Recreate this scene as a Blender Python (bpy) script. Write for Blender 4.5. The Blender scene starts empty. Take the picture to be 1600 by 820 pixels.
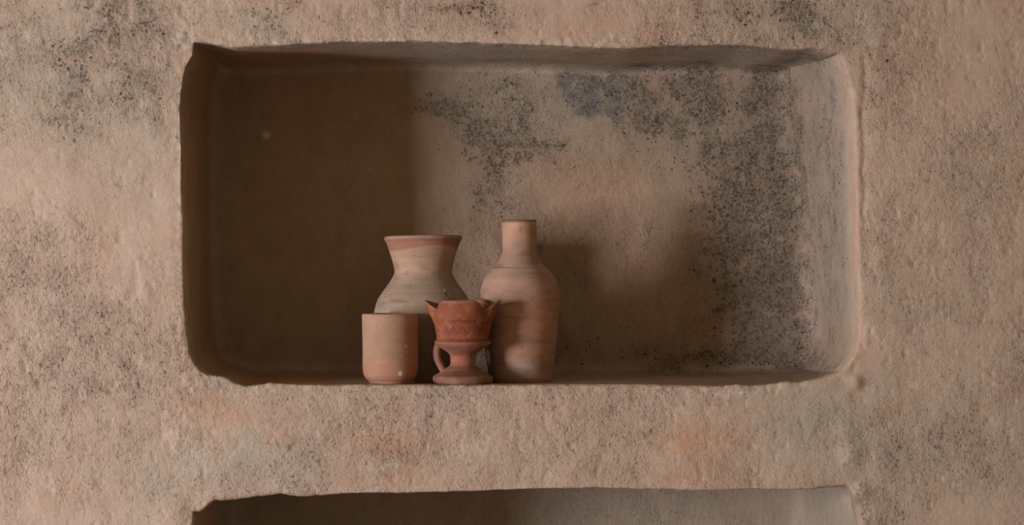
import bpy, math
import numpy as np

# ------------------------------------------------------------------ camera, world, light, exposure
CD = 3.2                       # camera distance to the wall face; 1 px = 1 mm on the wall face
scene = bpy.context.scene
cam_data = bpy.data.cameras.new('camera')
cam_data.sensor_width = 36.0
cam_data.lens = 72.0
cam = bpy.data.objects.new('camera', cam_data)
scene.collection.objects.link(cam)
cam.location = (0, -CD, 0)
cam.rotation_euler = (math.pi / 2, 0, 0)
scene.camera = cam

world = bpy.data.worlds.new('world')
scene.world = world
world.use_nodes = True
world.node_tree.nodes['Background'].inputs[0].default_value = (1.0, 0.77, 0.47, 1)
world.node_tree.nodes['Background'].inputs[1].default_value = 0.32

def window_light(name, loc, target, sx, sy, power, col):
    ld = bpy.data.lights.new(name, 'AREA')
    ld.shape = 'RECTANGLE'
    ld.size, ld.size_y, ld.energy, ld.color = sx, sy, power, col
    o = bpy.data.objects.new(name, ld)
    scene.collection.objects.link(o)
    o.location = loc
    d = np.array(target, float) - np.array(loc, float)
    yaw = math.atan2(-d[0], d[1])
    pitch = math.atan2(d[2], math.hypot(d[0], d[1]))
    o.rotation_euler = (math.pi / 2 + pitch, 0, yaw)
    return o
window_light('window_daylight', (-3.88, -2.9, -0.20), (0, 0, -0.10), 0.90, 1.2, 250, (1.0, 0.955, 0.985))

scene.view_settings.view_transform = 'Standard'
scene.view_settings.look = 'None'
scene.view_settings.gamma = 1.0
scene.view_settings.use_curve_mapping = False
scene.view_settings.exposure = 0.0

# ------------------------------------------------------------------ noise
_rng = np.random.RandomState(7)
_LAT = _rng.rand(64, 64, 64).astype(np.float32) * 2 - 1
def vnoise(x, y, z):
    xi = np.floor(x).astype(np.int64); yi = np.floor(y).astype(np.int64); zi = np.floor(z).astype(np.int64)
    fx = (x - xi).astype(np.float32); fy = (y - yi).astype(np.float32); fz = (z - zi).astype(np.float32)
    fx = fx * fx * (3 - 2 * fx); fy = fy * fy * (3 - 2 * fy); fz = fz * fz * (3 - 2 * fz)
    x0 = xi & 63; x1 = (xi + 1) & 63; y0 = yi & 63; y1 = (yi + 1) & 63; z0 = zi & 63; z1 = (zi + 1) & 63
    def lerp(a, b, t): return a + (b - a) * t
    c0 = lerp(lerp(_LAT[x0, y0, z0], _LAT[x1, y0, z0], fx), lerp(_LAT[x0, y1, z0], _LAT[x1, y1, z0], fx), fy)
    c1 = lerp(lerp(_LAT[x0, y0, z1], _LAT[x1, y0, z1], fx), lerp(_LAT[x0, y1, z1], _LAT[x1, y1, z1], fx), fy)
    return lerp(c0, c1, fz)
def fbm(x, y, z, f, octv=3, gain=0.5):
    s = 0; a = 1.0
    for k in range(octv):
        s = s + a * vnoise(x * f + 11.3 * k, y * f + 5.7 * k, z * f + 3.1 * k)
        f *= 2.03; a *= gain
    return s
def sstep(a, b, x):
    t = np.clip((x - a) / (b - a), 0, 1)
    return t * t * (3 - 2 * t)

# ------------------------------------------------------------------ node helpers
def new_mat(name):
    m = bpy.data.materials.new(name); m.use_nodes = True
    return m, m.node_tree.nodes, m.node_tree.links, m.node_tree.nodes['Principled BSDF']
class NT:
    def __init__(self, m): self.n = m.node_tree.nodes; self.l = m.node_tree.links
    def put(self, sock, v):
        if isinstance(v, bpy.types.NodeSocket): self.l.new(v, sock)
        elif isinstance(v, tuple) and len(v) == 3 and sock.type == 'RGBA': sock.default_value = (*v, 1)
        else: sock.default_value = v
    def math(self, op, a, b=None, c=None, clamp=False):
        n = self.n.new('ShaderNodeMath'); n.operation = op; n.use_clamp = clamp
        for i, v in enumerate((a, b, c)):
            if v is not None: self.put(n.inputs[i], v)
        return n.outputs[0]
    def mix(self, fac, a, b, mode='MIX'):
        n = self.n.new('ShaderNodeMix'); n.data_type = 'RGBA'; n.blend_type = mode
        self.put(n.inputs[0], fac); self.put(n.inputs[6], a); self.put(n.inputs[7], b)
        return n.outputs[2]
    def attr(self, name):
        n = self.n.new('ShaderNodeAttribute'); n.attribute_name = name
        return n
    def sep(self, c):
        n = self.n.new('ShaderNodeSeparateColor'); self.l.new(c, n.inputs[0]); return n.outputs
    def coord(self, scale=(1, 1, 1), rot=(0, 0, 0), loc=(0, 0, 0)):
        if not hasattr(self, 'tc'): self.tc = self.n.new('ShaderNodeTexCoord').outputs['Object']
        m = self.n.new('ShaderNodeMapping'); m.inputs['Scale'].default_value = scale
        m.inputs['Rotation'].default_value = rot; m.inputs['Location'].default_value = loc
        self.l.new(self.tc, m.inputs[0]); return m.outputs[0]
    def noise(self, vec, scale, detail=4, rough=0.5, dist=0.0):
        n = self.n.new('ShaderNodeTexNoise'); self.l.new(vec, n.inputs['Vector'])
        n.inputs['Scale'].default_value = scale; n.inputs['Detail'].default_value = detail
        n.inputs['Roughness'].default_value = rough; n.inputs['Distortion'].default_value = dist
        return n.outputs['Fac']
    def rng(self, v, a, b, c=0.0, d=1.0, smooth=True):
        n = self.n.new('ShaderNodeMapRange'); n.interpolation_type = 'SMOOTHSTEP' if smooth else 'LINEAR'
        self.put(n.inputs[0], v); self.put(n.inputs[1], a); self.put(n.inputs[2], b)
        self.put(n.inputs[3], c); self.put(n.inputs[4], d); return n.outputs[0]
    def bump(self, h, strength, dist, nrm=None):
        n = self.n.new('ShaderNodeBump'); self.put(n.inputs['Height'], h); self.put(n.inputs['Strength'], strength)
        n.inputs['Distance'].default_value = dist
        if nrm is not None: self.l.new(nrm, n.inputs['Normal'])
        return n.outputs[0]

# ------------------------------------------------------------------ wall material
def plaster_material():
    m, n, l, bs = new_mat('earthen_plaster'); t = NT(m)
    a1 = t.sep(t.attr('stain').outputs['Color'])     # mould, grey, bluish
    a2 = t.sep(t.attr('tint').outputs['Color'])      # warm, pale, relief
    mould, grey, blue = a1[0], a1[1], a1[2]
    warm, pale, relief = a2[0], a2[1], a2[2]
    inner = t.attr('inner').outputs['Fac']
    c1 = t.coord()
    cst = t.coord((1, 1, 0.6), (0, 0.35, 0))
    big = t.noise(c1, 9, 4, 0.55)
    mid = t.noise(cst, 38, 5, 0.6)
    fine = t.noise(cst, 210, 4, 0.7, 0.5)
    grain = t.noise(c1, 620, 2, 0.6)
    clay = t.mix(t.rng(big, 0.35, 0.65), (0.445, 0.325, 0.258), (0.415, 0.312, 0.243))
    base = t.mix(t.math('MULTIPLY', t.math('ADD', grey, t.rng(mid, 0.4, 0.75, 0.0, 0.35)), 1.0, clamp=True), clay, (0.375, 0.322, 0.262))
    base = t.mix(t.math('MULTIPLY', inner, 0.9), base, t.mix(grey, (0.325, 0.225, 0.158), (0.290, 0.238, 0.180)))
    base = t.mix(warm, base, (0.42, 0.235, 0.13))
    base = t.mix(t.math('MULTIPLY', pale, t.rng(fine, 0.35, 0.6), clamp=True), base, (0.55, 0.47, 0.41))
    clus = t.rng(t.noise(t.coord((1, 1, 0.8), (0, 0, 0), (2, 5, 1)), 28, 4, 0.6), 0.36, 0.66, 0.60, 1.0)
    # weathered variation
    v = t.math('ADD', t.math('MULTIPLY', mid, 0.45), t.math('MULTIPLY', fine, 0.45))
    v = t.math('ADD', v, 0.55)
    vv = t.n.new('ShaderNodeCombineXYZ')
    for i in range(3): t.l.new(v, vv.inputs[i])
    base = t.mix(1.0, base, vv.outputs[0], 'MULTIPLY')
    # dark grit holes
    cr = t.noise(t.coord((1, 1, 0.62), (0, 0.3, 0), (3, 1, 2)), 105, 6, 0.72, 0.25)
    pits = t.math('MULTIPLY', t.math('MULTIPLY', t.rng(cr, 0.38, 0.31, 0.0, 0.55), t.rng(t.noise(t.coord((1, 1, 0.8), (0, 0, 0), (2, 5, 1)), 28, 4, 0.6), 0.40, 0.62, 0.30, 1.0)), relief)
    base = t.mix(pits, base, (0.13, 0.075, 0.05))
    p2 = t.noise(t.coord((1, 1, 0.75), (0, 0.3, 0), (1, 4, 2)), 250, 3, 0.6, 0.2)
    base = t.mix(t.math('MULTIPLY', t.math('MULTIPLY', t.rng(p2, 0.405, 0.33, 0.0, 0.75), clus), relief), base, (0.14, 0.085, 0.055))
    # mould speckles: the painted density lowers the threshold of a speckle noise
    s1 = t.noise(c1, 250, 4, 0.65, 0.0)
    s2 = t.noise(t.coord((1, 1, 1), (0, 0, 0), (7, 7, 7)), 85, 4, 0.65, 0.0)
    s = t.math('ADD', t.math('MULTIPLY', s1, 0.68), t.math('MULTIPLY', s2, 0.32))
    thr = t.rng(mould, 0.0, 1.0, 0.625, 0.44, smooth=False)
    msk = t.rng(s, thr, t.math('ADD', thr, 0.15))
    msk = t.math('MULTIPLY', msk, t.rng(mould, 0.0, 0.35, 0.0, 0.85))
    msk = t.math('MULTIPLY', msk, t.rng(t.noise(c1, 48, 3, 0.6), 0.35, 0.60, 0.60, 1.0))
    vo = t.n.new('ShaderNodeTexVoronoi'); vo.inputs['Scale'].default_value = 150; vo.inputs['Randomness'].default_value = 1.0
    wv = t.n.new('ShaderNodeMix'); wv.data_type = 'VECTOR'; wv.inputs[0].default_value = 0.010
    nz = t.n.new('ShaderNodeTexNoise'); nz.inputs['Scale'].default_value = 160; l.new(c1, nz.inputs['Vector'])
    l.new(c1, wv.inputs[4]); l.new(nz.outputs['Color'], wv.inputs[5]); l.new(wv.outputs[1], vo.inputs['Vector'])
    rnd = t.sep(vo.outputs['Color'])
    thr2 = t.math('SUBTRACT', 1.0, t.math('MULTIPLY', mould, 0.75))
    rad = t.math('MULTIPLY', t.math('SUBTRACT', rnd[0], thr2), 1.3)
    rad = t.math('MINIMUM', rad, t.math('ADD', t.math('MULTIPLY', rnd[2], 0.30), 0.16))
    dots = t.rng(t.math('SUBTRACT', rad, vo.outputs['Distance']), -0.10, 0.10)
    dots = t.math('MULTIPLY', dots, t.math('ADD', t.math('MULTIPLY', rnd[1], 0.40), 0.55))
    dots = t.math('MULTIPLY', dots, t.rng(mould, 0.0, 0.10))
    msk = t.math('MAXIMUM', t.math('MULTIPLY', msk, 0.85), dots)
    haze = t.math('MULTIPLY', mould, 0.30)
    dark = t.mix(blue, (0.038, 0.029, 0.023), (0.062, 0.055, 0.053))
    base = t.mix(haze, base, (0.115, 0.085, 0.062))
    base = t.mix(t.math('MULTIPLY', t.math('MULTIPLY', blue, mould), t.rng(s2, 0.35, 0.65, 0.25, 0.85)), base, (0.150, 0.137, 0.126))
    base = t.mix(msk, base, dark)
    l.new(base, bs.inputs['Base Color'])
    bs.inputs['Roughness'].default_value = 0.95
    bs.inputs['Specular IOR Level'].default_value = 0.12
    # relief: clumpy lumps, fine crumbs and torn little crevices
    lump = t.noise(t.coord((1, 1, 0.85), (0, 0.25, 0)), 120, 6, 0.70, 0.0)
    crumb = t.noise(t.coord((1, 1, 0.8), (0, 0.25, 0)), 300, 3, 0.65, 0.2)
    h = t.math('ADD', t.math('MULTIPLY', lump, 1.0), t.math('MULTIPLY', crumb, 0.34))
    h = t.math('SUBTRACT', h, t.rng(cr, 0.44, 0.28, 0.0, 0.45))
    h = t.math('SUBTRACT', h, t.rng(p2, 0.42, 0.30, 0.0, 0.45))
    b1 = t.bump(h, t.math('MULTIPLY', clus, t.rng(relief, 0, 1, 0.08, 1.0, smooth=False)), 0.0086)
    b2 = t.bump(grain, 0.35, 0.0012, b1)
    l.new(b2, bs.inputs['Normal'])
    return m

# ------------------------------------------------------------------ the wall with its two recesses
D1, D2 = 0.36, 0.52
XL, XR = -0.515, 0.535                     # jamb lips
XLb, XRb = -0.507, 0.492                   # where the jambs meet the back
ZT, ZB = 0.342, -0.192                     # upper recess: soffit and ledge lips
LT, LB = -0.361, -0.95                     # lower recess
def seg(a, b, n, end=False): return np.linspace(a, b, n, endpoint=end)
def coarse(a, b, n): return a + (b - a) * np.linspace(0, 1, n, endpoint=False) ** 1
cols = []                                   # (x_front_nominal, a)
def C(xs, a0, a1):
    for x, a in zip(xs, np.linspace(a0, a1, len(xs), endpoint=False)): cols.append((x, a))
C(seg(-1.9, -0.88, 40), 0, 0)
C(seg(-0.88, XL, 205), 0, 0)
C(seg(XL, XLb, 80), 0, 1)
C(seg(XLb, XRb, 470), 1, 1)
C(seg(XRb, XR, 80), 1, 0)
C(seg(XR, 0.88, 190), 0, 0)
C(seg(0.88, 1.9, 40, True), 0, 0)
cx = np.array([c[0] for c in cols]); ca = np.array([c[1] for c in cols])
rows = []                                   # (z, b, niche id)
def R(zs, b0, b1, k):
    for z, b in zip(zs, np.linspace(b0, b1, len(zs), endpoint=False)): rows.append((z, b, k))
R(seg(1.4, 0.46, 24), 0, 0, 0)
R(seg(0.46, ZT, 68), 0, 0, 0)
R(seg(ZT, ZT - 0.006, 70), 0, 1, 1)
R(seg(ZT - 0.006, ZB + 0.002, 250), 1, 1, 1)
R(seg(ZB + 0.002, ZB, 80), 1, 0, 1)
R(seg(ZB, LT, 96), 0, 0, 0)
R(seg(LT, LT - 0.004, 50), 0, 1, 2)
R(seg(LT - 0.004, -0.50, 60), 1, 1, 2)
R(seg(-0.50, LB, 40), 1, 1, 2)
R(seg(LB, LB - 0.004, 16), 1, 0, 2)
R(seg(LB, -1.4, 14, True), 0, 0, 0)
rz = np.array([r[0] for r in rows]); rb = np.array([r[1] for r in rows]); rk = np.array([r[2] for r in rows])

XN, ZN = np.meshgrid(cx, rz); A, B = np.meshgrid(ca, rb); K = np.repeat(rk[:, None], len(cx), 1)
PX = XN * 1000 + 800; PY = 410 - ZN * 1000
def poly(v, pts):
    pts = sorted(pts); return np.interp(v, [p[0] for p in pts], [p[1] for p in pts])
# outline of the openings as the plaster edge wanders (mm on the wall face)
left_lip = poly(PY, [(0, 303), (68, 304), (88, 302), (97, 297), (107, 291), (125, 287), (150, 284), (180, 283), (240, 285), (300, 284), (340, 287), (400, 286), (480, 288), (530, 292), (565, 296), (580, 302), (592, 312), (602, 326), (640, 300), (760, 303), (790, 302), (820, 297), (860, 297), (1400, 297)])
right_lip = poly(PY, [(0, 1322), (70, 1312), (90, 1318), (130, 1330), (300, 1336), (450, 1341), (540, 1342), (570, 1334), (590, 1322), (605, 1310), (700, 1330), (760, 1326), (790, 1338), (820, 1342), (1400, 1342)])
top_lip = poly(PX, [(0, 68), (303, 67), (350, 73), (380, 71), (430, 69), (487, 67), (540, 65), (640, 64), (700, 67), (800, 69), (901, 73), (985, 74), (1036, 71), (1104, 70), (1171, 70), (1239, 78), (1290, 77), (1320, 84), (1400, 84)])
bot_lip = poly(PX, [(0, 588), (290, 586), (315, 590), (330, 597), (350, 603), (400, 600), (500, 601.5), (560, 600.5), (700, 601), (800, 601), (900, 600), (1000, 600), (1130, 603), (1200, 602), (1270, 598), (1305, 590), (1340, 578), (1400, 578)])
low_lip = poly(PX, [(0, 800), (296, 800), (307, 790), (320, 780), (342, 779), (378, 775), (425, 770), (463, 774), (535, 772), (700, 770), (820, 767), (920, 764), (1000, 766), (1225, 766), (1326, 763), (1340, 766), (1600, 766)])
dxl = (left_lip / 1000 - 0.8) - XL
dxr = (right_lip / 1000 - 0.8) - XR
dzt = (0.41 - top_lip / 1000) - ZT
dzb = (0.41 - bot_lip / 1000) - ZB
dzl = (0.41 - low_lip / 1000) - LT
mid0 = 0.0
wl = np.where(XN <= XL, sstep(XL - 0.10, XL, XN), np.maximum(0, 1 - (XN - XL) / 0.30))
wr = np.where(XN >= XR, 1 - sstep(XR, XR + 0.10, XN), np.maximum(0, 1 - (XR - XN) / 0.30))
wt = np.where(ZN >= ZT, 1 - sstep(ZT, ZT + 0.08, ZN), np.maximum(0, 1 - (ZT - ZN) / 0.2))
wb = np.where(ZN <= ZB, 1 - sstep(0, 0.06, ZB - ZN), np.maximum(0, 1 - (ZN - ZB) / 0.2))
wlow = np.where(ZN >= LT, 1 - sstep(0, 0.06, ZN - LT), np.maximum(0, 1 - (LT - ZN) / 0.2))
X = XN + dxl * wl + dxr * wr
Z = ZN + dzt * wt + dzb * wb + dzl * wlow
# the right jamb opens wider near the ledge
mab = np.minimum(A, B)
X = X - np.where(XN < 0, mab * 0.022 * sstep(-0.3, -0.5, XN), 0)
Z = Z + np.where(K == 1, mab * 0.009 * sstep(0.1, 0.3, ZN) - 0.0038 * sstep(0.02, 0.30, mab) * sstep(0.0, -0.17, ZN), 0)
X = X + np.where(XN > 0.3, mab * 0.030 * sstep(0.25, -0.15, ZN) * sstep(0.3, 0.49, XN), 0)
Dk = np.where(K == 2, D2, D1)
Y = Dk * mab
P = np.stack([X, Y, Z], -1).astype(np.float32)
def blur(P, it, mask=None):
    for _ in range(it):
        Q = P.copy()
        Q[1:-1, 1:-1] = 0.5 * P[1:-1, 1:-1] + 0.125 * (P[:-2, 1:-1] + P[2:, 1:-1] + P[1:-1, :-2] + P[1:-1, 2:])
        P = Q if mask is None else P + (Q - P) * mask
    return P
P = blur(P, 5)
P = blur(P, 190, sstep(0.35, 0.80, mab)[..., None].astype(np.float32))
# the plaster is swept round big at the right jamb
mr = (sstep(0.47, 0.50, XN) * (1 - sstep(0.60, 0.64, XN)))[..., None].astype(np.float32)
P = blur(P, 22, mr)
P = blur(P, 6, (sstep(0.035, 0.01, np.abs(ZN - ZB)) * (K == 1))[..., None].astype(np.float32))
def normals(P):
    du = np.gradient(P, axis=1); dv = np.gradient(P, axis=0)
    n = np.cross(dv, du); n /= np.maximum(np.linalg.norm(n, axis=-1, keepdims=True), 1e-12)
    return n
N = normals(P)
if N[5, 5, 1] > 0: N = -N
x, y, z = P[..., 0], P[..., 1], P[..., 2]
inside = sstep(0.05, 0.3, mab)
front = 1 - inside
low = fbm(x, y, z, 5.0, 2) * 0.0030 + fbm(x + 3, y, z * 0.7, 16, 2) * 0.0006
str_ = fbm(x * 1.0 + z * 0.2, y, z * 0.7, 50, 3, 0.55) * 0.00032
rug = np.maximum(fbm(x + 9, y + 2, z * 0.75, 75, 2, 0.6) - 0.35, 0) * -0.0016
lip = sstep(0.10, 0.0, mab) * (sstep(0.02, 0.0, np.minimum(np.abs(x - XL), np.abs(x - XR))) + sstep(0.02, 0.0, np.minimum(np.abs(z - ZT), np.minimum(np.abs(z - ZB), np.abs(z - LT)))))
lip = np.clip(lip, 0, 1)
d = low + (str_ + rug) * (0.30 + 0.70 * front) + lip * fbm(x, y, z + 5, 95, 2) * 0.0014 * np.where(z < -0.3, 0.4, 1.0) * np.where(x > 0.45, 0.4, 1.0) + lip * np.where(np.abs(z - ZB) < 0.03, 1, 0) * fbm(x + 3, y, z + 5, 26, 2) * 0.0022
# crease running down beside the right jamb, swollen knobs at its foot
crease_x = 0.547 + 0.006 * vnoise(z * 9, z * 0, z * 0 + 2) + 0.003 * vnoise(z * 50, z * 0, z * 0 + 2)
d = d - 0.0019 * sstep(-0.5, 0.6, vnoise(x * 9, z * 0, z * 26)) * np.exp(-((x - crease_x) / 0.0045) ** 2) * front * sstep(-0.22, -0.05, z + 0.05) * sstep(0.36, 0.30, z)
d = d + 0.0022 * sstep(-0.004, 0.03, x - crease_x) * front * sstep(0.4, 0.34, z)
for kx, kz, kr, kh in [(0.536, -0.185, 0.013, 0.006), (0.530, -0.30, 0.020, 0.007), (0.545, -0.355, 0.013, 0.006), (0.520, -0.26, 0.016, 0.004),
                       (0.600, -0.10, 0.03, 0.003), (-0.52, -0.27, 0.02, 0.004), (-0.53, -0.40, 0.03, 0.005), (-0.46, -0.33, 0.04, 0.003), (0.30, -0.33, 0.05, 0.003), (-0.05, -0.30, 0.05, 0.003),
                       (-0.76, -0.26, 0.014, 0.003), (0.10, -0.33, 0.025, 0.003)]:
    d = d + kh * np.exp(-((x - kx) ** 2 + (z - kz) ** 2) / (kr * kr)) * front
# vertical hand-swept troughs on the left and right of the wall
d = d + 0.0008 * vnoise(x * 38 + z * 3, z * 0 + 1.5, z * 4) * front * (np.abs(x) > 0.5)
# the ledge is level where pots stand
ledge = (N[..., 2] > 0.6) & (K == 1)
d = np.where(ledge, d * 0.12, d)
P = P + N * d[..., None]
P = P.astype(np.float32)

# paint maps, placed by where each spot lies on the wall
x, y, z = P[..., 0], P[..., 1], P[..., 2]
qx = 800 + x * 1000 * CD / (CD + y); qy = 410 - z * 1000 * CD / (CD + y)
back = sstep(0.55, 0.95, mab); face = sstep(0.25, 0.05, mab); up = (K == 1) | (K == 0)
wob1 = fbm(x, y, z, 22, 3, 0.6); wob2 = fbm(x + 4, y + 1, z + 8, 22, 3, 0.6)
def blobs(lst, w=16, tail=1.0):
    s = np.zeros_like(x)
    frag = np.clip(1.12 + 0.5 * fbm(x + 6, y, z + 3, 45, 3, 0.65), 0.45, 1.7)
    X_, Y_ = qx + wob1 * w, qy + wob2 * w
    for b in lst:
        bx, by, rx, ry, st = b[:5]; an = math.radians(b[5]) if len(b) > 5 else 0
        ux = (X_ - bx) * math.cos(an) + (Y_ - by) * math.sin(an); uy = -(X_ - bx) * math.sin(an) + (Y_ - by) * math.cos(an)
        s = s + st * np.exp(-((ux / rx) ** 2 + (uy / ry) ** 2) ** tail)
    return s * (frag if w > 10 else 1)
mould_and_gap_back = blobs([(675, 166, 45, 9, .75, 5), (715, 178, 45, 14, .7, 12), (735, 208, 36, 24, .95), (690, 150, 40, 12, .35), (770, 200, 50, 35, .22),
    (825, 185, 30, 18, .45), (825, 228, 38, 18, .85), (870, 220, 50, 20, .35), (790, 140, 22, 12, .6), (800, 165, 40, 40, .25), (740, 135, 50, 30, .12), (840, 150, 14, 14, .4),
    (775, 265, 35, 45, .5), (760, 300, 26, 40, .5), (800, 325, 40, 25, .4), (850, 250, 60, 20, .3),
    (905, 138, 40, 22, .95), (940, 158, 30, 16, .8), (985, 118, 30, 20, .95), (1000, 150, 20, 20, .6), (960, 172, 40, 12, .6, 12), (1010, 185, 50, 14, .55, 15),
    (1080, 125, 36, 26, .95), (1110, 155, 40, 26, .7), (1060, 165, 60, 30, .4), (1105, 105, 10, 7, .9), (1195, 108, 14, 10, 1.1), (1215, 95, 30, 7, .8, -25), (1178, 108, 6, 16, .9, -25),
    (1192, 148, 20, 14, 1.1), (1222, 135, 26, 22, .8), (1168, 130, 12, 26, .7), (1240, 165, 10, 40, .8, -14), (1010, 225, 80, 40, .2), (1090, 220, 70, 50, .25),
    (1140, 270, 60, 60, .45), (1210, 200, 50, 60, .5), (1195, 290, 50, 60, .62), (1245, 250, 10, 60, .5, -10), (1125, 330, 40, 50, .6), (1170, 370, 45, 60, .62), (1210, 440, 50, 70, .6),
    (1085, 410, 30, 50, .30), (1150, 470, 40, 60, .55), (1190, 540, 50, 40, .6), (1120, 560, 70, 22, .65), (1040, 565, 60, 14, .5), (1250, 500, 40, 80, .45), (1250, 370, 40, 90, .42), (1265, 565, 40, 20, .55),
    (1000, 520, 50, 60, .12), (900, 540, 60, 50, .35), (757, 565, 40, 40, 1.0), (700, 110, 70, 14, .2), (930, 98, 120, 6, .25), (1100, 96, 120, 6, .3),  # strongest blob here simply darkens the gap behind the goblet stem
    (350, 540, 4, 10, .5), (332, 560, 5, 14, .5), (500, 200, 200, 160, .08)], 13, 0.72)
mould_face = blobs([(395, 28, 60, 12, .6), (410, 52, 50, 9, .6), (470, 10, 40, 10, .55), (560, 20, 80, 22, .32), (640, 42, 50, 10, .3), (690, 8, 40, 10, .6), (740, 14, 50, 16, .7), (775, 38, 26, 14, .65),
    (610, 10, 30, 8, .5), (860, 15, 60, 20, .35), (950, 50, 90, 22, .18), (935, 16, 14, 5, .6), (1040, 8, 60, 14, .3), (1180, 20, 60, 24, .5), (1245, 38, 45, 28, .65), (1290, 60, 26, 18, .7), (1240, 15, 60, 16, .5),
    (160, 8, 50, 22, .75), (150, 60, 55, 45, .5), (120, 115, 22, 45, .62), (190, 85, 50, 50, .35), (105, 180, 20, 24, .5), (50, 60, 50, 40, .28), (60, 180, 60, 60, .22), (170, 180, 70, 60, .32), (135, 270, 40, 30, .28),
    (230, 120, 60, 60, .30), (230, 30, 40, 20, .4), (255, 220, 20, 20, .45), (1390, 70, 16, 36, .5), (1400, 105, 18, 22, .45), (1500, 90, 60, 40, .15), (1320, 90, 12, 30, .5),
    (1015, 668, 14, 12, .6), (430, 640, 60, 20, .12), (1245, 672, 50, 30, .16), (1200, 600, 60, 10, .2), (1575, 60, 40, 60, .1), (500, 660, 260, 50, .06), (20, 25, 60, 30, .2)], 14, 0.75)
mould = back * mould_and_gap_back * 1.2 + face * mould_face + (1 - back) * (1 - face) * (blobs([(1290, 300, 50, 330, .62), (1310, 130, 16, 40, .3), (1290, 570, 50, 40, .3), (870, 82, 500, 14, .3), (1240, 88, 60, 10, .55), (310, 560, 20, 40, .2)]))
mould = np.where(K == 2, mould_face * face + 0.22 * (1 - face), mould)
grey = back * (0.12 + blobs([(780, 150, 170, 70, .75), (700, 130, 60, 60, .4), (920, 190, 120, 60, .5), (1080, 200, 120, 120, .5), (1200, 350, 90, 260, .65), (760, 290, 50, 60, .4)])) \
     + face * (0.15 + blobs([(150, 100, 110, 110, .5), (30, 120, 90, 100, .45), (240, 250, 60, 120, .3), (90, 560, 60, 200, .25), (380, 45, 110, 20, .5), (1260, 40, 110, 40, .45), (1300, 680, 110, 60, .5), (1450, 700, 220, 160, .3), (1550, 300, 100, 200, .15),
        (330, 735, 120, 40, .55), (250, 800, 60, 50, .4), (450, 720, 120, 25, .4), (1270, 650, 60, 50, .3), (400, 600, 90, 30, .3), (760, 720, 60, 20, .2)])) \
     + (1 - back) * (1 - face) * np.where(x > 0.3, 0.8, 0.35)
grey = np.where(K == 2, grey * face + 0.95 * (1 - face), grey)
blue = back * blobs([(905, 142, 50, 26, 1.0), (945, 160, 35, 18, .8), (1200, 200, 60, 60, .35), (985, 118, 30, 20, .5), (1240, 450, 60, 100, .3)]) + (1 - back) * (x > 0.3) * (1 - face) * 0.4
warm = back * blobs([(950, 270, 90, 60, .22), (1000, 450, 70, 90, .18), (880, 420, 60, 90, .1), (1100, 500, 30, 40, .3), (560, 300, 140, 200, .12), (640, 250, 60, 250, .1)]) \
     + face * (blobs([(1090, 690, 55, 35, .55), (1060, 745, 60, 14, .5), (620, 690, 60, 24, .35), (650, 740, 50, 16, .25), (360, 640, 50, 24, .3), (305, 620, 24, 14, .4), (930, 30, 160, 20, .12), (500, 30, 80, 20, .1), (1000, 40, 90, 20, .1)])
     + 0.18 * np.exp(-((qx - 1337 - wob1 * 3) / 8) ** 2) * sstep(170, 260, qy) * sstep(600, 560, qy))
warm = warm + (1 - back) * (1 - face) * (x < -0.3) * 0.45 + 0.15 * np.clip(wob1, 0, 1) * face + (1 - back) * (1 - face) * (K == 1) * (z < -0.1) * 0.22
pale = face * blobs([(610, 64, 30, 2.5, 1.3), (428, 67, 8, 3, 1.2), (560, 65, 30, 2, .6), (1130, 614, 14, 6, .9), (1158, 615, 8, 3, .9), (1332, 690, 8, 16, .5), (1341, 762, 5, 10, .9), (1325, 668, 6, 5, .6), (49, 738, 9, 16, .6), (81, 760, 7, 12, .4),
    (600, 730, 34, 5, .5), (740, 708, 30, 16, .35), (820, 640, 90, 14, .15), (480, 628, 26, 10, .3), (280, 700, 40, 24, .25)], 5)
pale = pale + back * (blobs([(416, 213, 5, 6, 2.2), (579, 268, 2.5, 3, 1.2), (735, 173, 5, 3, .9), (908, 150, 3, 3, .8), (1242, 462, 7, 4, .6), (1230, 530, 5, 6, .5)], 4))
relief = front * 0.80 + inside * (0.24 + 0.38 * sstep(-0.25, -0.05, x)) + 0.10 * fbm(x, y, z, 12, 2)
relief = relief * (1 - 0.55 * sstep(0.49, 0.51, x) * sstep(0.548, 0.540, x) * sstep(-0.22, -0.19, z) * sstep(0.35, 0.32, z))

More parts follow.
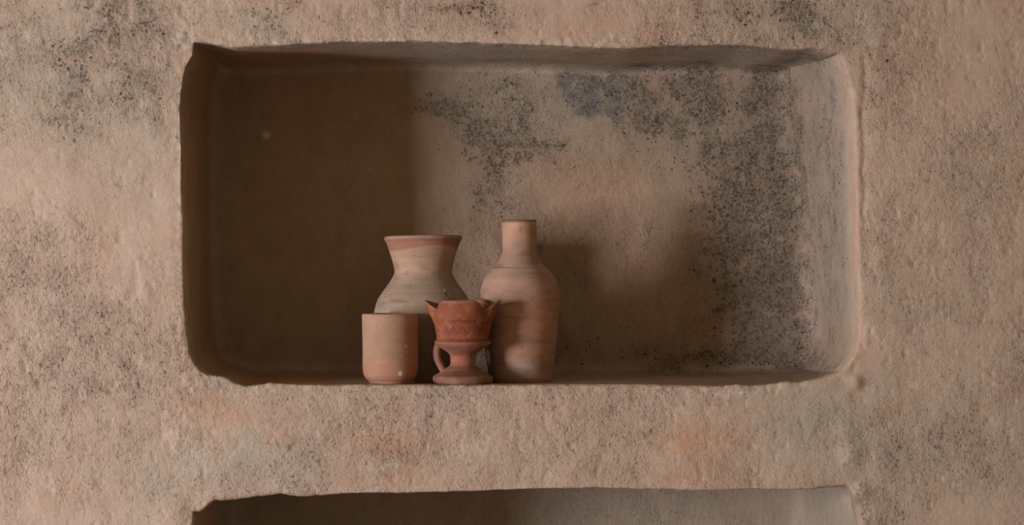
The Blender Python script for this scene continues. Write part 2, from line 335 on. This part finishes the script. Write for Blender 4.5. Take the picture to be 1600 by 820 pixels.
soffit = ((N[..., 2] < -0.5) & (K == 1)); shelf = ((N[..., 2] > 0.5) & (K == 1))
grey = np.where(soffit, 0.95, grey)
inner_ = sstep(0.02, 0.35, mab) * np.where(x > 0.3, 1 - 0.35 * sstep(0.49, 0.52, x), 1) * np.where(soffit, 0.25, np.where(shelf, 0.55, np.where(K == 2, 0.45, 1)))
relief = relief * (0.82 + 0.5 * fbm(x + 2, y, z + 1, 7, 2))
wall_mat = plaster_material()
def grid_faces(nr, nc):
    i = np.arange(nr - 1)[:, None] * nc + np.arange(nc - 1)[None, :]
    return np.stack([i, i + nc, i + nc + 1, i + 1], -1)      # (nr-1, nc-1, 4)
def mesh_from_arrays(name, V, F, attrs=None, vnormals=None):
    me = bpy.data.meshes.new(name)
    V = np.ascontiguousarray(V, np.float32); F = np.ascontiguousarray(F, np.int32)
    me.vertices.add(len(V)); me.vertices.foreach_set('co', V.ravel())
    me.loops.add(F.size); me.loops.foreach_set('vertex_index', F.ravel())
    me.polygons.add(len(F)); me.polygons.foreach_set('loop_start', np.arange(0, F.size, F.shape[1], dtype=np.int32))
    me.polygons.foreach_set('use_smooth', np.ones(len(F), bool))
    me.update(calc_edges=True)
    for k, v in (attrs or {}).items():
        a = me.color_attributes.new(k, 'FLOAT_COLOR', 'POINT')
        c = np.ones((len(V), 4), np.float32); c[:, :3] = v
        a.data.foreach_set('color', c.ravel())
    if vnormals is not None:
        me.normals_split_custom_set_from_vertices(np.ascontiguousarray(vnormals, np.float32))
    return me
def link(name, me, mat, parent=None):
    o = bpy.data.objects.new(name, me); scene.collection.objects.link(o)
    if mat: me.materials.append(mat)
    if parent: o.parent = parent
    return o

FN = normals(P)
if FN[5, 5, 1] > 0: FN = -FN
nr, nc = X.shape
G = grid_faces(nr, nc)
fm = (mab[:-1, :-1] + mab[1:, 1:]) * 0.5
fK = np.maximum(K[:-1, :-1], K[1:, 1:])
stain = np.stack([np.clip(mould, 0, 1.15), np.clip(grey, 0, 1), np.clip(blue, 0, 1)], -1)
tint = np.stack([np.clip(warm, 0, 1), np.clip(pale, 0, 1.5), np.clip(relief, 0, 1)], -1)
def wall_piece(name, mask, parent=None):
    F = G[mask]; used = np.unique(F); remap = np.zeros(nr * nc, np.int64); remap[used] = np.arange(len(used))
    me = mesh_from_arrays(name, P.reshape(-1, 3)[used], remap[F],
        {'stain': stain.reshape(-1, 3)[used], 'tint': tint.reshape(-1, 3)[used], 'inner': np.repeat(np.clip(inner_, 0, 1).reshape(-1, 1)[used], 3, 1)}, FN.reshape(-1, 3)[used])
    return link(name, me, wall_mat, parent)
# orientation check: faces must look out into the room (-y)
q = G[3, 3]; p4 = P.reshape(-1, 3)[q]
if np.cross(p4[1] - p4[0], p4[2] - p4[0])[1] > 0: G = G[..., ::-1]
wall = wall_piece('wall_back', fm <= 0.02)
wall['kind'] = 'structure'
wall['label'] = 'rough pinkish brown earthen plaster wall around the recesses'
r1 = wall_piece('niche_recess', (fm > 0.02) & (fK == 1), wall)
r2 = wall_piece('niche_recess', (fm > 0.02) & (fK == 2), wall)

# unseen room floor in front of the wall, added to bounce light upward
def floor_material():
    m, n, l, bs = new_mat('packed_earth_floor'); t = NT(m)
    f = t.noise(t.coord(), 6, 5, 0.6)
    l.new(t.mix(f, (0.34, 0.22, 0.15), (0.42, 0.29, 0.20)), bs.inputs['Base Color'])
    bs.inputs['Roughness'].default_value = 0.9
    l.new(t.bump(t.noise(t.coord(), 60, 4), 0.4, 0.005), bs.inputs['Normal'])
    return m
gx, gy = np.meshgrid(np.linspace(-5, 3, 60), np.linspace(-5, 0.45, 60))
gz = -1.38 + 0.004 * fbm(gx, gy, gx * 0, 1.5, 2)
FV = np.stack([gx, gy, gz], -1).reshape(-1, 3)
fl = link('floor', mesh_from_arrays('floor', FV, grid_faces(60, 60).reshape(-1, 4)[:, ::-1]), floor_material())
fl['kind'] = 'structure'

# ------------------------------------------------------------------ pots
def clay_material(name, streak=1.0, rel=1.0, tone=(0.84, 0.80, 0.80)):
    m, n, l, bs = new_mat(name); t = NT(m)
    col = t.attr('glaze').outputs['Color']
    ring = t.noise(t.coord((6, 6, 160)), 1.0, 4, 0.6, 0.2)
    blot = t.noise(t.coord((1, 1, 1.6)), 34, 4, 0.6)
    fine = t.noise(t.coord((1, 1, 2.2)), 260, 3, 0.6)
    v = t.math('ADD', t.math('MULTIPLY', ring, 0.22 * streak), t.math('ADD', t.math('MULTIPLY', blot, 0.50), t.math('MULTIPLY', fine, 0.34)))
    v = t.math('ADD', v, 1.0 - 0.5 * (0.22 * streak + 0.84))
    vv = n.new('ShaderNodeCombineXYZ')
    for i in range(3): l.new(v, vv.inputs[i])
    c = t.mix(1.0, col, vv.outputs[0], 'MULTIPLY')
    c = t.mix(1.0, c, tone, 'MULTIPLY')
    dust = t.rng(t.noise(t.coord((1, 1, 1.3), (0, 0, 0), (3, 3, 3)), 60, 5, 0.65), 0.52, 0.72, 0, 0.30)
    c = t.mix(dust, c, (0.34, 0.235, 0.175))
    spk = t.rng(t.noise(t.coord((1, 1, 1), (0, 0, 0), (9, 1, 3)), 330, 2, 0.5), 0.70, 0.76, 0, 0.6)
    c = t.mix(spk, c, (0.14, 0.08, 0.055))
    l.new(c, bs.inputs['Base Color'])
    bs.inputs['Roughness'].default_value = 0.72
    bs.inputs['Specular IOR Level'].default_value = 0.22
    b = t.bump(ring, 0.35 * rel, 0.0012)
    b = t.bump(fine, 0.25 * rel, 0.0008, b)
    l.new(b, bs.inputs['Normal'])
    return m
def smooth_profile(pts, n):
    """Catmull-Rom through the points, resampled by length; a repeated point makes a crease."""
    p = np.array(pts, float); out = []
    for i in range(len(p) - 1):
        p0 = p[max(i - 1, 0)]; p1 = p[i]; p2 = p[i + 1]; p3 = p[min(i + 2, len(p) - 1)]
        for t in np.linspace(0, 1, 14, endpoint=False):
            out.append(0.5 * ((2 * p1) + (-p0 + p2) * t + (2 * p0 - 5 * p1 + 4 * p2 - p3) * t * t + (-p0 + 3 * p1 - 3 * p2 + p3) * t ** 3))
    out.append(p[-1]); out = np.array(out)
    s = np.r_[0, np.cumsum(np.linalg.norm(np.diff(out, axis=0), axis=1))]
    q = np.linspace(0, s[-1], n)
    r = np.stack([np.interp(q, s, out[:, 0]), np.interp(q, s, out[:, 1])], -1); r[:, 0] = np.maximum(r[:, 0], 0.0002)
    return r
def lathe(name, prof, nt, colour, shape=None):
    """prof (n,2) r,z ; colour(theta, r, z, s) -> rgb ; shape(theta, r, z, k) -> r, z"""
    th = np.linspace(0, 2 * math.pi, nt, endpoint=False)
    T, Rr = np.meshgrid(th, prof[:, 0]); _, Zz = np.meshgrid(th, prof[:, 1])
    Kk = np.repeat(np.linspace(0, 1, len(prof))[:, None], nt, 1)
    R2, Z2 = (Rr, Zz) if shape is None else shape(T, Rr, Zz, Kk)
    V = np.stack([R2 * np.cos(T), R2 * np.sin(T), Z2], -1)
    n = len(prof)
    i = np.arange(n - 1)[:, None] * nt; j = np.arange(nt)[None, :]; j2 = (j + 1) % nt
    F = np.stack([i + j, i + j2, i + nt + j2, i + nt + j], -1).reshape(-1, 4)
    c = colour(T, Rr, Zz, V)
    return mesh_from_arrays(name, V.reshape(-1, 3), F, {'glaze': c.reshape(-1, 3)})
def mixc(a, b, t): return a + (np.asarray(b) - a) * np.clip(t, 0, 1)[..., None]
def const(T, c): return np.ones(T.shape + (3,)) * np.array(c)
FR = -math.pi / 2            # azimuth facing the camera
def gaz(T, Z, tc, zc, wt, wz):
    dT = (T - (FR + tc) + math.pi) % (2 * math.pi) - math.pi
    return np.exp(-(dT / wt) ** 2 - ((Z - zc) / wz) ** 2)
def hollow(outer, wall, n_out, n_in, floor_r):
    """outer profile from base centre to rim -> closed wall: outside, rounded rim, inside."""
    o = smooth_profile(outer, n_out)
    tang = np.gradient(o, axis=0); tang /= np.linalg.norm(tang, axis=1, keepdims=True)
    inn = o + np.stack([-tang[:, 1], tang[:, 0]], -1) * wall
    inn = inn[(inn[:, 1] > wall * 1.5)]
    inn = inn[inn[:, 0] > floor_r * 0.6]
    k0 = np.argmin(inn[:, 1]); inn = inn[k0:][::-1]
    tip = (o[-1] + inn[0]) / 2 + tang[-1] * wall * 0.42
    top = smooth_profile([o[-1], (o[-1] + tip) / 2 + tang[-1] * wall * 0.12, tip, (inn[0] + tip) / 2 + tang[-1] * wall * 0.12, inn[0]], 9)[1:-1]
    fin = inn[::max(1, len(inn) // n_in)]
    return np.concatenate([o, top, fin, [[0.0005, fin[-1][1]]]])
ZL = ZB - 0.0005                                  # level of the ledge under the pots

def place(o, px, depth, rot=0.0, zz=0.0):
    o.location = ((px - 800) / 1000 * (CD + depth) / CD, depth, ZL + zz); o.rotation_euler = (0, 0, rot)
def tag(o, label, cat, group=None):
    o['label'] = label; o['category'] = cat
    if group: o['group'] = group

# measured ledge height under a pot, so that each stands on the plaster
def ledge_height(xc, yc, r):
    m = (K == 1) & (((P[..., 0] - xc) ** 2 + (P[..., 1] - yc) ** 2) < r * r) & (P[..., 2] < ZB + 0.03)
    return float(np.percentile(P[..., 2][m], 85)) if m.any() else ZL
def stand(o, r):
    h = ledge_height(o.location[0], o.location[1], r)
    o.location[2] = h - 0.0006

def px_profile(pts, ybase, k):
    """(radius_px, y_px) list from the photo -> metres above the pot's base, k = depth scale"""
    return [(r / 1000 * k, (ybase - yy) / 1000 * k) for r, yy in pts]

# --- beaker
kc = (CD + 0.048) / CD
beaker_o = [(0.0005, 0.001), (0.020, 0.0006), (0.031, 0.0), (0.0335, 0.0015)] + px_profile([(33.5, 595.5), (34.5, 593.5), (38.5, 590), (42, 583), (43.3, 572), (43.4, 555), (43.6, 530), (44.2, 505), (44.4, 494), (44.0, 490.5)], 598.6, kc)
pb = hollow(beaker_o, 0.0045, 120, 40, 0.030)
def col_beaker(T, Rr, Zz, V):
    c = const(T, (0.355, 0.215, 0.142))
    w = fbm(V[..., 0], V[..., 1], V[..., 2] * 1.3, 28, 3)
    c = mixc(c, (0.40, 0.26, 0.18), 0.55 * sstep(0.075, 0.11, Zz) + 0.2)
    c = mixc(c, (0.42, 0.165, 0.090), sstep(0.050, 0.015, Zz) * (0.45 + 0.9 * w))
    c = mixc(c, (0.50, 0.12, 0.055), 0.8 * gaz(T, Zz, -0.2, 0.030, 0.55, 0.0022) * (1 + w))
    c = mixc(c, (0.50, 0.12, 0.055), 0.5 * gaz(T, Zz, -0.1, 0.023, 0.65, 0.0030) * (1 + w))
    c = mixc(c, (0.45, 0.15, 0.085), 0.8 * gaz(T, Zz, 0.95, 0.045, 0.35, 0.045))
    c = mixc(c, (0.37, 0.27, 0.21), 0.35 * sstep(0.1, 0.5, w))
    c = mixc(c, (0.34, 0.24, 0.18), 0.6 * sstep(0.007, 0.003, Zz))
    for tc, zc, s in [(0.42, 0.0185, 0.0022), (0.45, 0.0165, 0.0015), (0.66, 0.060, 0.0011), (0.7, 0.052, 0.0008)]:
        c = mixc(c, (0.78, 0.70, 0.66), 1.3 * gaz(T, Zz, tc, zc, s / 0.04, s * 1.3))
    return c
beaker = bpy.data.objects.new('beaker', None); scene.collection.objects.link(beaker)
beaker = link('beaker', lathe('beaker', pb, 160, col_beaker), clay_material('beaker_clay'))
place(beaker, 610, 0.048, 0); stand(beaker, 0.03)
tag(beaker, 'small straight-sided terracotta beaker at the left front of the group', 'cup')

# --- wide-mouthed vase
kv = (CD + 0.165) / CD
vyb = 410 + 195.2 / kv
vase_o = [(0.0005, 0.001), (0.035, 0.0008), (0.050, 0.0), (0.053, 0.002)] + px_profile([(56, 576), (65, 556), (73, 536), (78, 516), (78.5, 503), (77, 489), (71.5, 470), (62.5, 455.5), (53, 442.5), (46.5, 431), (44.8, 425), (45.6, 419), (49, 405), (53.5, 391), (57.8, 379.5), (60.5, 375), (60.8, 371.5)], vyb, kv)
pv = hollow(vase_o, 0.0055, 200, 60, 0.05)
HV = (vyb - 369.4) / 1000 * kv
def zv(yp): return (vyb - yp) / 1000 * kv
def col_vase(T, Rr, Zz, V):
    w = fbm(V[..., 0], V[..., 1], V[..., 2] * 2.5, 16, 3); w2 = fbm(V[..., 0] + 3, V[..., 1], V[..., 2] * 3, 45, 3)
    c = const(T, (0.335, 0.240, 0.178))
    c = mixc(c, (0.41, 0.265, 0.18), 0.85 * sstep(zv(432), zv(420), Zz))
    c = mixc(c, (0.30, 0.235, 0.18), 0.6 * sstep(0, 0.5, w) * sstep(zv(425), zv(440), Zz))
    wav = Zz + 0.005 * np.sin(T * 2 + 0.4) + 0.003 * w
    c = mixc(c, (0.29, 0.125, 0.085), 0.85 * sstep(zv(389), zv(385), wav) * sstep(zv(371.5), zv(375.5), Zz))
    c = mixc(c, (0.31, 0.215, 0.17), 0.5 * sstep(zv(375), zv(372), Zz))
    c = mixc(c, (0.155, 0.105, 0.07), 0.75 * gaz(T, Zz, -0.52, zv(470) , 0.22, 0.0030) * (0.9 + w2))
    c = mixc(c, (0.155, 0.105, 0.07), 0.6 * gaz(T, Zz + 0.02 * (T - FR + 0.4), -0.8, zv(474), 0.25, 0.0028) * (0.9 + w2))
    c = mixc(c, (0.22, 0.16, 0.11), 0.5 * sstep(0.35, 0.7, w2))
    c = mixc(c, (0.16, 0.09, 0.06), 0.8 * gaz(T, Zz, 0.64, zv(457), 0.035, 0.004))
    c = mixc(c, (0.75, 0.68, 0.58), 1.2 * gaz(T, Zz, 0.62, zv(454), 0.022, 0.0022))
    c = mixc(c, (0.22, 0.12, 0.08), 0.6 * gaz(T, Zz, -0.25, zv(401), 0.06, 0.0022))
    return c
def shape_vase(T, Rr, Zz, Kk):
    ring = 0.00016 * np.sin(Zz * 1000 + 2.5 * np.sin(Zz * 170)) * (1 + 0.5 * np.sin(T * 2 + Zz * 60)) * sstep(0.09, 0.10, Zz) * sstep(0.19, 0.16, Zz)
    out = Kk < 0.6
    dent = 0.0018 * gaz(T, Zz, 0.64, zv(458), 0.03, 0.003) - 0.0012 * gaz(T, Zz, 0.62, zv(453.5), 0.02, 0.002)
    return Rr + np.where(out, ring - dent, 0), Zz + 0.0010 * np.sin(T + 2.0) * sstep(0.15, 0.23, Zz)
vase = link('wide_mouthed_vase', lathe('wide_mouthed_vase', pv, 240, col_vase, shape_vase), clay_material('vase_clay', 1.3, 1.0, (0.88, 0.87, 0.86)))
place(vase, 661.3, 0.165); stand(vase, 0.045)
tag(vase, 'grey-brown clay vase with flared red-banded mouth, standing behind the beaker', 'vase')

# --- tall bottle
kb = (CD + 0.125) / CD
byb = 410 + 195.2 / kb
def zb(yp): return (byb - yp) / 1000 * kb
bottle_o = [(0.0005, 0.001), (0.030, 0.0008), (0.0465, 0.0), (0.0490, 0.0015)] + px_profile([(49.3, 592), (50.8, 581), (53, 565), (56, 537), (59.2, 508), (61.8, 483), (62.5, 465), (61, 451), (55.5, 436), (47, 424.5), (42.0, 419.0), (41.2, 418.2), (40.4, 417.6), (34.5, 410), (29.5, 402), (26.4, 392), (25.4, 380), (25.4, 364), (26.2, 350), (27.0, 344.5)], byb, kb)
pbt = hollow(bottle_o, 0.0045, 330, 50, 0.045)
def col_bottle(T, Rr, Zz, V):
    w = fbm(V[..., 0], V[..., 1], V[..., 2] * 1.5, 18, 3); w2 = fbm(V[..., 0] + 3, V[..., 1], V[..., 2] * 2, 50, 3)
    c = const(T, (0.345, 0.215, 0.152))
    c = mixc(c, (0.47, 0.29, 0.18), 0.8 * sstep(zb(392), zb(375), Zz))
    c = mixc(c, (0.36, 0.255, 0.205), 0.85 * gaz(T, Zz, 0, zb(424), 9, 0.028))
    c = mixc(c, (0.47, 0.27, 0.20), 0.5 * gaz(T, Zz, -0.55, zb(442), 0.4, 0.02))
    c = mixc(c, (0.43, 0.185, 0.12), 0.65 * gaz(T, Zz, 0.05, zb(487), 0.55, 0.020) * (1 + 0.6 * w))
    c = mixc(c, (0.44, 0.235, 0.145), 0.6 * gaz(T, Zz, 0.3, zb(530), 1.2, 0.03))
    c = mixc(c, (0.40, 0.165, 0.11), 0.5 * gaz(T, Zz, 0.85, zb(500), 0.3, 0.08))
    c = mixc(c, (0.42, 0.33, 0.31), 0.7 * gaz(T, Zz, 0.1, zb(575), 0.4, 0.010))
    c = mixc(c, (0.33, 0.235, 0.185), 0.5 * sstep(0.1, 0.6, w))
    st = fbm(V[..., 0], V[..., 1], V[..., 2] * 6, 30, 3); c = mixc(c, (0.44, 0.27, 0.18), 0.5 * sstep(0.2, 0.8, st)); c = mixc(c, (0.26, 0.155, 0.11), 0.5 * sstep(0.2, 0.8, -st))
    c = mixc(c, (0.50, 0.35, 0.25), 0.35 * sstep(0.40, 0.85, w2) * sstep(zb(345), zb(475), Zz))
    c = mixc(c, (0.60, 0.40, 0.28), 0.6 * gaz(T, Zz, -0.2, zb(352), 0.35, 0.0022)); c = mixc(c, (0.60, 0.40, 0.28), 0.5 * gaz(T, Zz, -0.35, zb(361), 0.3, 0.0014))
    c = mixc(c, (0.24, 0.10, 0.065), 0.8 * gaz(T, Zz - 0.03 * (T - FR - 0.08), 0.06, zb(541), 0.05, 0.0018))
    c = mixc(c, (0.24, 0.10, 0.065), 0.7 * gaz(T, Zz + 0.08 * (T - FR - 0.1), 0.10, zb(546), 0.07, 0.0016))
    c = mixc(c, (0.13, 0.08, 0.055), 0.75 * np.exp(-((Zz - zb(418.2)) / 0.0007) ** 2) * sstep(0.9, -0.6, np.cos(T + 0.2)))
    return c
def shape_bottle(T, Rr, Zz, Kk):
    out = Kk < 0.8
    groove = 0.0008 * np.exp(-((Zz - zb(418.2)) / 0.0008) ** 2)
    neck = 0.0003 * np.sin(Zz * 1400) * sstep(zb(372), zb(366), Zz)
    nick = 0.0012 * gaz(T, Zz, 0.08, zb(542), 0.045, 0.0022)
    return Rr + np.where(out, neck - groove - nick, 0), Zz
bottle = link('clay_bottle', lathe('clay_bottle', pbt, 220, col_bottle, shape_bottle), clay_material('bottle_clay', 1.1))
place(bottle, 813.6, 0.125); stand(bottle, 0.045)
bottle.rotation_euler = (0, math.radians(-0.5), 0)
tag(bottle, 'tall terracotta bottle with narrow neck, tallest of the four pots', 'bottle')

# --- footed goblet (incense cup) with stamped bands, lobed rim and one handle
kg = (CD + 0.043) / CD
gyb = 602.5
def zg(yp): return (gyb - yp) / 1000 * kg
s_ = 1 / 4.825
def gz2(y2): return 450 + y2 * s_
gob = [(0.0005, 0.0012), (0.030, 0.0010), (0.040, 0.0)] + px_profile([(44.5, 600.2), (46.4, 596.5), (46.4, 592.0), (44.5, 589.4), (38.5, 586.2), (31, 581.8), (25, 577.6), (20.6, 574.2), (19.2, 570), (19.3, 562), (20.0, 558), (23.8, 553.8), (32, 548), (39.5, 543.2), (43.4, 539.8), (44.3, 537.3), (43.2, 535.4), (41.4, 534.4), (40.8, 532.6), (41.3, 525), (42.6, 517), (44.3, 508), (46.6, 499), (48.0, 492), (48.2, 486), (47.5, 480), (45.5, 474), (45.0, 472.6)], gyb, kg)
go = smooth_profile(gob, 330)
tang = np.gradient(go, axis=0); tang /= np.linalg.norm(tang, axis=1, keepdims=True)
ins = go + np.stack([-tang[:, 1], tang[:, 0]], -1) * 0.0045
zfloor = zg(536)
ins = ins[ins[:, 1] > zfloor][::-1]
tip = (go[-1] + ins[0]) / 2 + tang[-1] * 0.0018
n_out = len(go)
pg = np.concatenate([go, [go[-1] * 0.6 + tip * 0.4 + tang[-1] * 0.0006, tip, ins[0] * 0.6 + tip * 0.4 + tang[-1] * 0.0006], ins[::3], [[0.028, zfloor], [0.0005, zfloor - 0.001]]])
z_notch = zg(486.5)
def side_angle(T): return np.abs((T + math.pi / 2) % math.pi - math.pi / 2)     # 0 at left/right tips
def shape_goblet(T, Rr, Zz, Kk):
    sa = side_angle(T); ztop = zg(472.6)
    # rim height: lobes front and back, notch, pointed tips at the sides
    nt = math.radians(31)
    lobe = np.clip((sa - nt) / 0.52, 0, 1)
    tipf = np.clip(1 - sa / nt, 0, 1)
    drop = np.where(sa > nt, (1 - lobe) ** 2.0, 1 - np.clip(tipf * 1.12, 0, 1) ** 0.85 * 1.0)
    drop = drop * np.where(np.sin(T) > 0, 0.55, 1.0)
    zs = zg(520)
    u = np.clip((Zz - zs) / (ztop - zs), 0, 1.1)
    rim = ztop - drop * (ztop - z_notch)
    Z2 = np.where(u > 0, zs + (Zz - zs) * (rim - zs) / (ztop - zs), Zz)
    flare = (0.0150 * np.clip(tipf * 1.12, 0, 1) ** 0.6 + 0.000) * u ** 2.2
    tuck = 0.0018 * np.exp(-((sa - nt) / 0.16) ** 2) * u ** 2
    inward = 0.0
    R2 = Rr + flare - tuck - inward
    # stamped decoration on the outside
    outer = np.arange(len(pg))[:, None] < n_out
    carve = np.zeros_like(R2)
    def band(yc, hh, num, slant, depth, duty=0.0):
        zc = zg(yc); g = np.sin(num * (T + slant * (Zz - zc)))
        return depth * sstep(0.1, 0.75, g) * sstep(hh, hh * 0.6, np.abs(Zz - zc))
    fr = 1.0
    carve += band(503.8, 0.0022, 78, -120, 0.0011)
    carve += band(533.2, 0.0030, 84, -110, 0.0014)
    carve += band(584.6, 0.0052, 62, -26, 0.0016) * 1.0
    # zigzag row of little triangles
    zc0, zc1 = zg(523.5), zg(512.5); num = 18
    ph = ((T - FR) * num / (2 * math.pi)) % 1.0; tri = 1 - np.abs(ph * 2 - 1)
    zl_ = zc0 + (zc1 - zc0) * tri
    carve += 0.0013 * np.exp(-((Zz - zl_) / 0.00085) ** 2)
    tri2 = 1 - np.abs(((ph - 0.5) * 2.0)); inner = zc0 + (zc1 - zc0) * 0.55 * np.clip(1 - np.abs(ph - 0.5) * 4, 0, 1)
    carve += 0.0009 * np.exp(-((Zz - inner) / 0.0008) ** 2) * (np.abs(ph - 0.5) < 0.25)
    carve += 0.0005 * np.exp(-((Zz - zg(508.5)) / 0.0006) ** 2) + 0.0006 * np.exp(-((Zz - zg(526.5)) / 0.0006) ** 2)
    R2 = R2 - np.where(outer, carve, 0)
    lump = 0.0006 * fbm(R2 * np.cos(T), R2 * np.sin(T), Z2, 70, 2)
    wob = 0.0016 * fbm(np.cos(T) * 0.05, np.sin(T) * 0.05, Z2 * 0.5, 40, 2) * sstep(0.03, 0.0, Z2)
    return np.maximum(R2 + lump + wob, 0.0003), Z2
def col_goblet(T, Rr, Zz, V):
    w = fbm(V[..., 0], V[..., 1], V[..., 2], 40, 3)
    c = const(T, (0.29, 0.088, 0.046))
    c = mixc(c, (0.36, 0.110, 0.056), 0.6 * sstep(-0.2, 0.5, w))
    c = mixc(c, (0.335, 0.185, 0.138), 0.85 * sstep(zg(534.5), zg(538), Zz) * (0.75 + 0.3 * w))
    c = mixc(c, (0.42, 0.16, 0.09), 0.8 * np.exp(-((Zz - zg(564)) / 0.006) ** 2))
    c = mixc(c, (0.30, 0.15, 0.095), 0.75 * sstep(zg(572), zg(582), Zz))
    c = mixc(c, (0.25, 0.14, 0.10), 0.7 * sstep(zg(588), zg(592), Zz))
    c = mixc(c, (0.36, 0.20, 0.15), 0.45 * sstep(0.3, 0.7, w))
    c = mixc(c, (0.42, 0.24, 0.18), 0.55 * sstep(zg(478), zg(473.5), Zz) )
    inner = (np.arange(c.shape[0])[:, None] >= n_out) & (Zz > 0)
    c = mixc(c, (0.36, 0.17, 0.11), 0.6 * inner)
    return c
goblet = bpy.data.objects.new('footed_goblet', None); scene.collection.objects.link(goblet)
gm = clay_material('goblet_clay', 0.6, 0.9, (0.68, 0.63, 0.60))
bowl = link('bowl', lathe('bowl', pg, 620, col_goblet, shape_goblet), gm, goblet)
# handle: flattened strap swept from the ledge ring down to the foot
hp = np.array([(-35, 540), (-39.0, 545), (-40.6, 553), (-40.0, 561), (-37.4, 569), (-34.0, 576), (-30.5, 582), (-28.0, 588)], float)
hw = [6.3, 6.6, 6.4, 6.1, 5.8, 5.6, 5.8, 6.2]; hd = [7.5, 7.0, 6.6, 6.4, 6.4, 6.6, 7.2, 8.0]
pts = smooth_profile([(a + 100, b) for a, b in hp], 60); pts[:, 0] -= 100
tt = np.linspace(0, 1, 60); wv = np.interp(tt, np.linspace(0, 1, 8), hw) * kg / 1000; dv = np.interp(tt, np.linspace(0, 1, 8), hd) * kg / 1000
tg = np.gradient(pts, axis=0); tg /= np.linalg.norm(tg, axis=1, keepdims=True)
tg3 = np.stack([tg[:, 0], -tg[:, 1]], -1); nn = np.stack([-tg3[:, 1], tg3[:, 0]], -1)
ct = np.stack([pts[:, 0] / 1000 * kg, (gyb - pts[:, 1]) / 1000 * kg], -1)
ang = np.linspace(0, 2 * math.pi, 28, endpoint=False)
ca_, sa_ = np.cos(ang), np.sin(ang)
HX = ct[:, None, 0] + nn[:, None, 0] * wv[:, None] * ca_; HZ = ct[:, None, 1] + nn[:, None, 1] * wv[:, None] * ca_
HY = dv[:, None] * sa_ + 0 * HX
HV_ = np.stack([HX, HY, HZ], -1); HV_ += (0.0005 * fbm(HX, HY, HZ, 60, 2))[..., None]
i = np.arange(59)[:, None] * 28; j = np.arange(28)[None, :]; j2 = (j + 1) % 28
HF = np.stack([i + j, i + 28 + j, i + 28 + j2, i + j2], -1).reshape(-1, 4)
hc = const(HX, (0.33, 0.155, 0.105)); hc = mixc(hc, (0.30, 0.19, 0.145), 0.6 * sstep(0, 0.5, fbm(HX, HY, HZ, 50, 2)))
link('handle', mesh_from_arrays('handle', HV_.reshape(-1, 3), HF, {'glaze': hc.reshape(-1, 3)}), gm, goblet)
place(goblet, 723.0, 0.043, math.radians(-8)); stand(goblet, 0.038)
tag(goblet, 'small red clay footed goblet with horned rim, stamped bands and one handle', 'goblet')
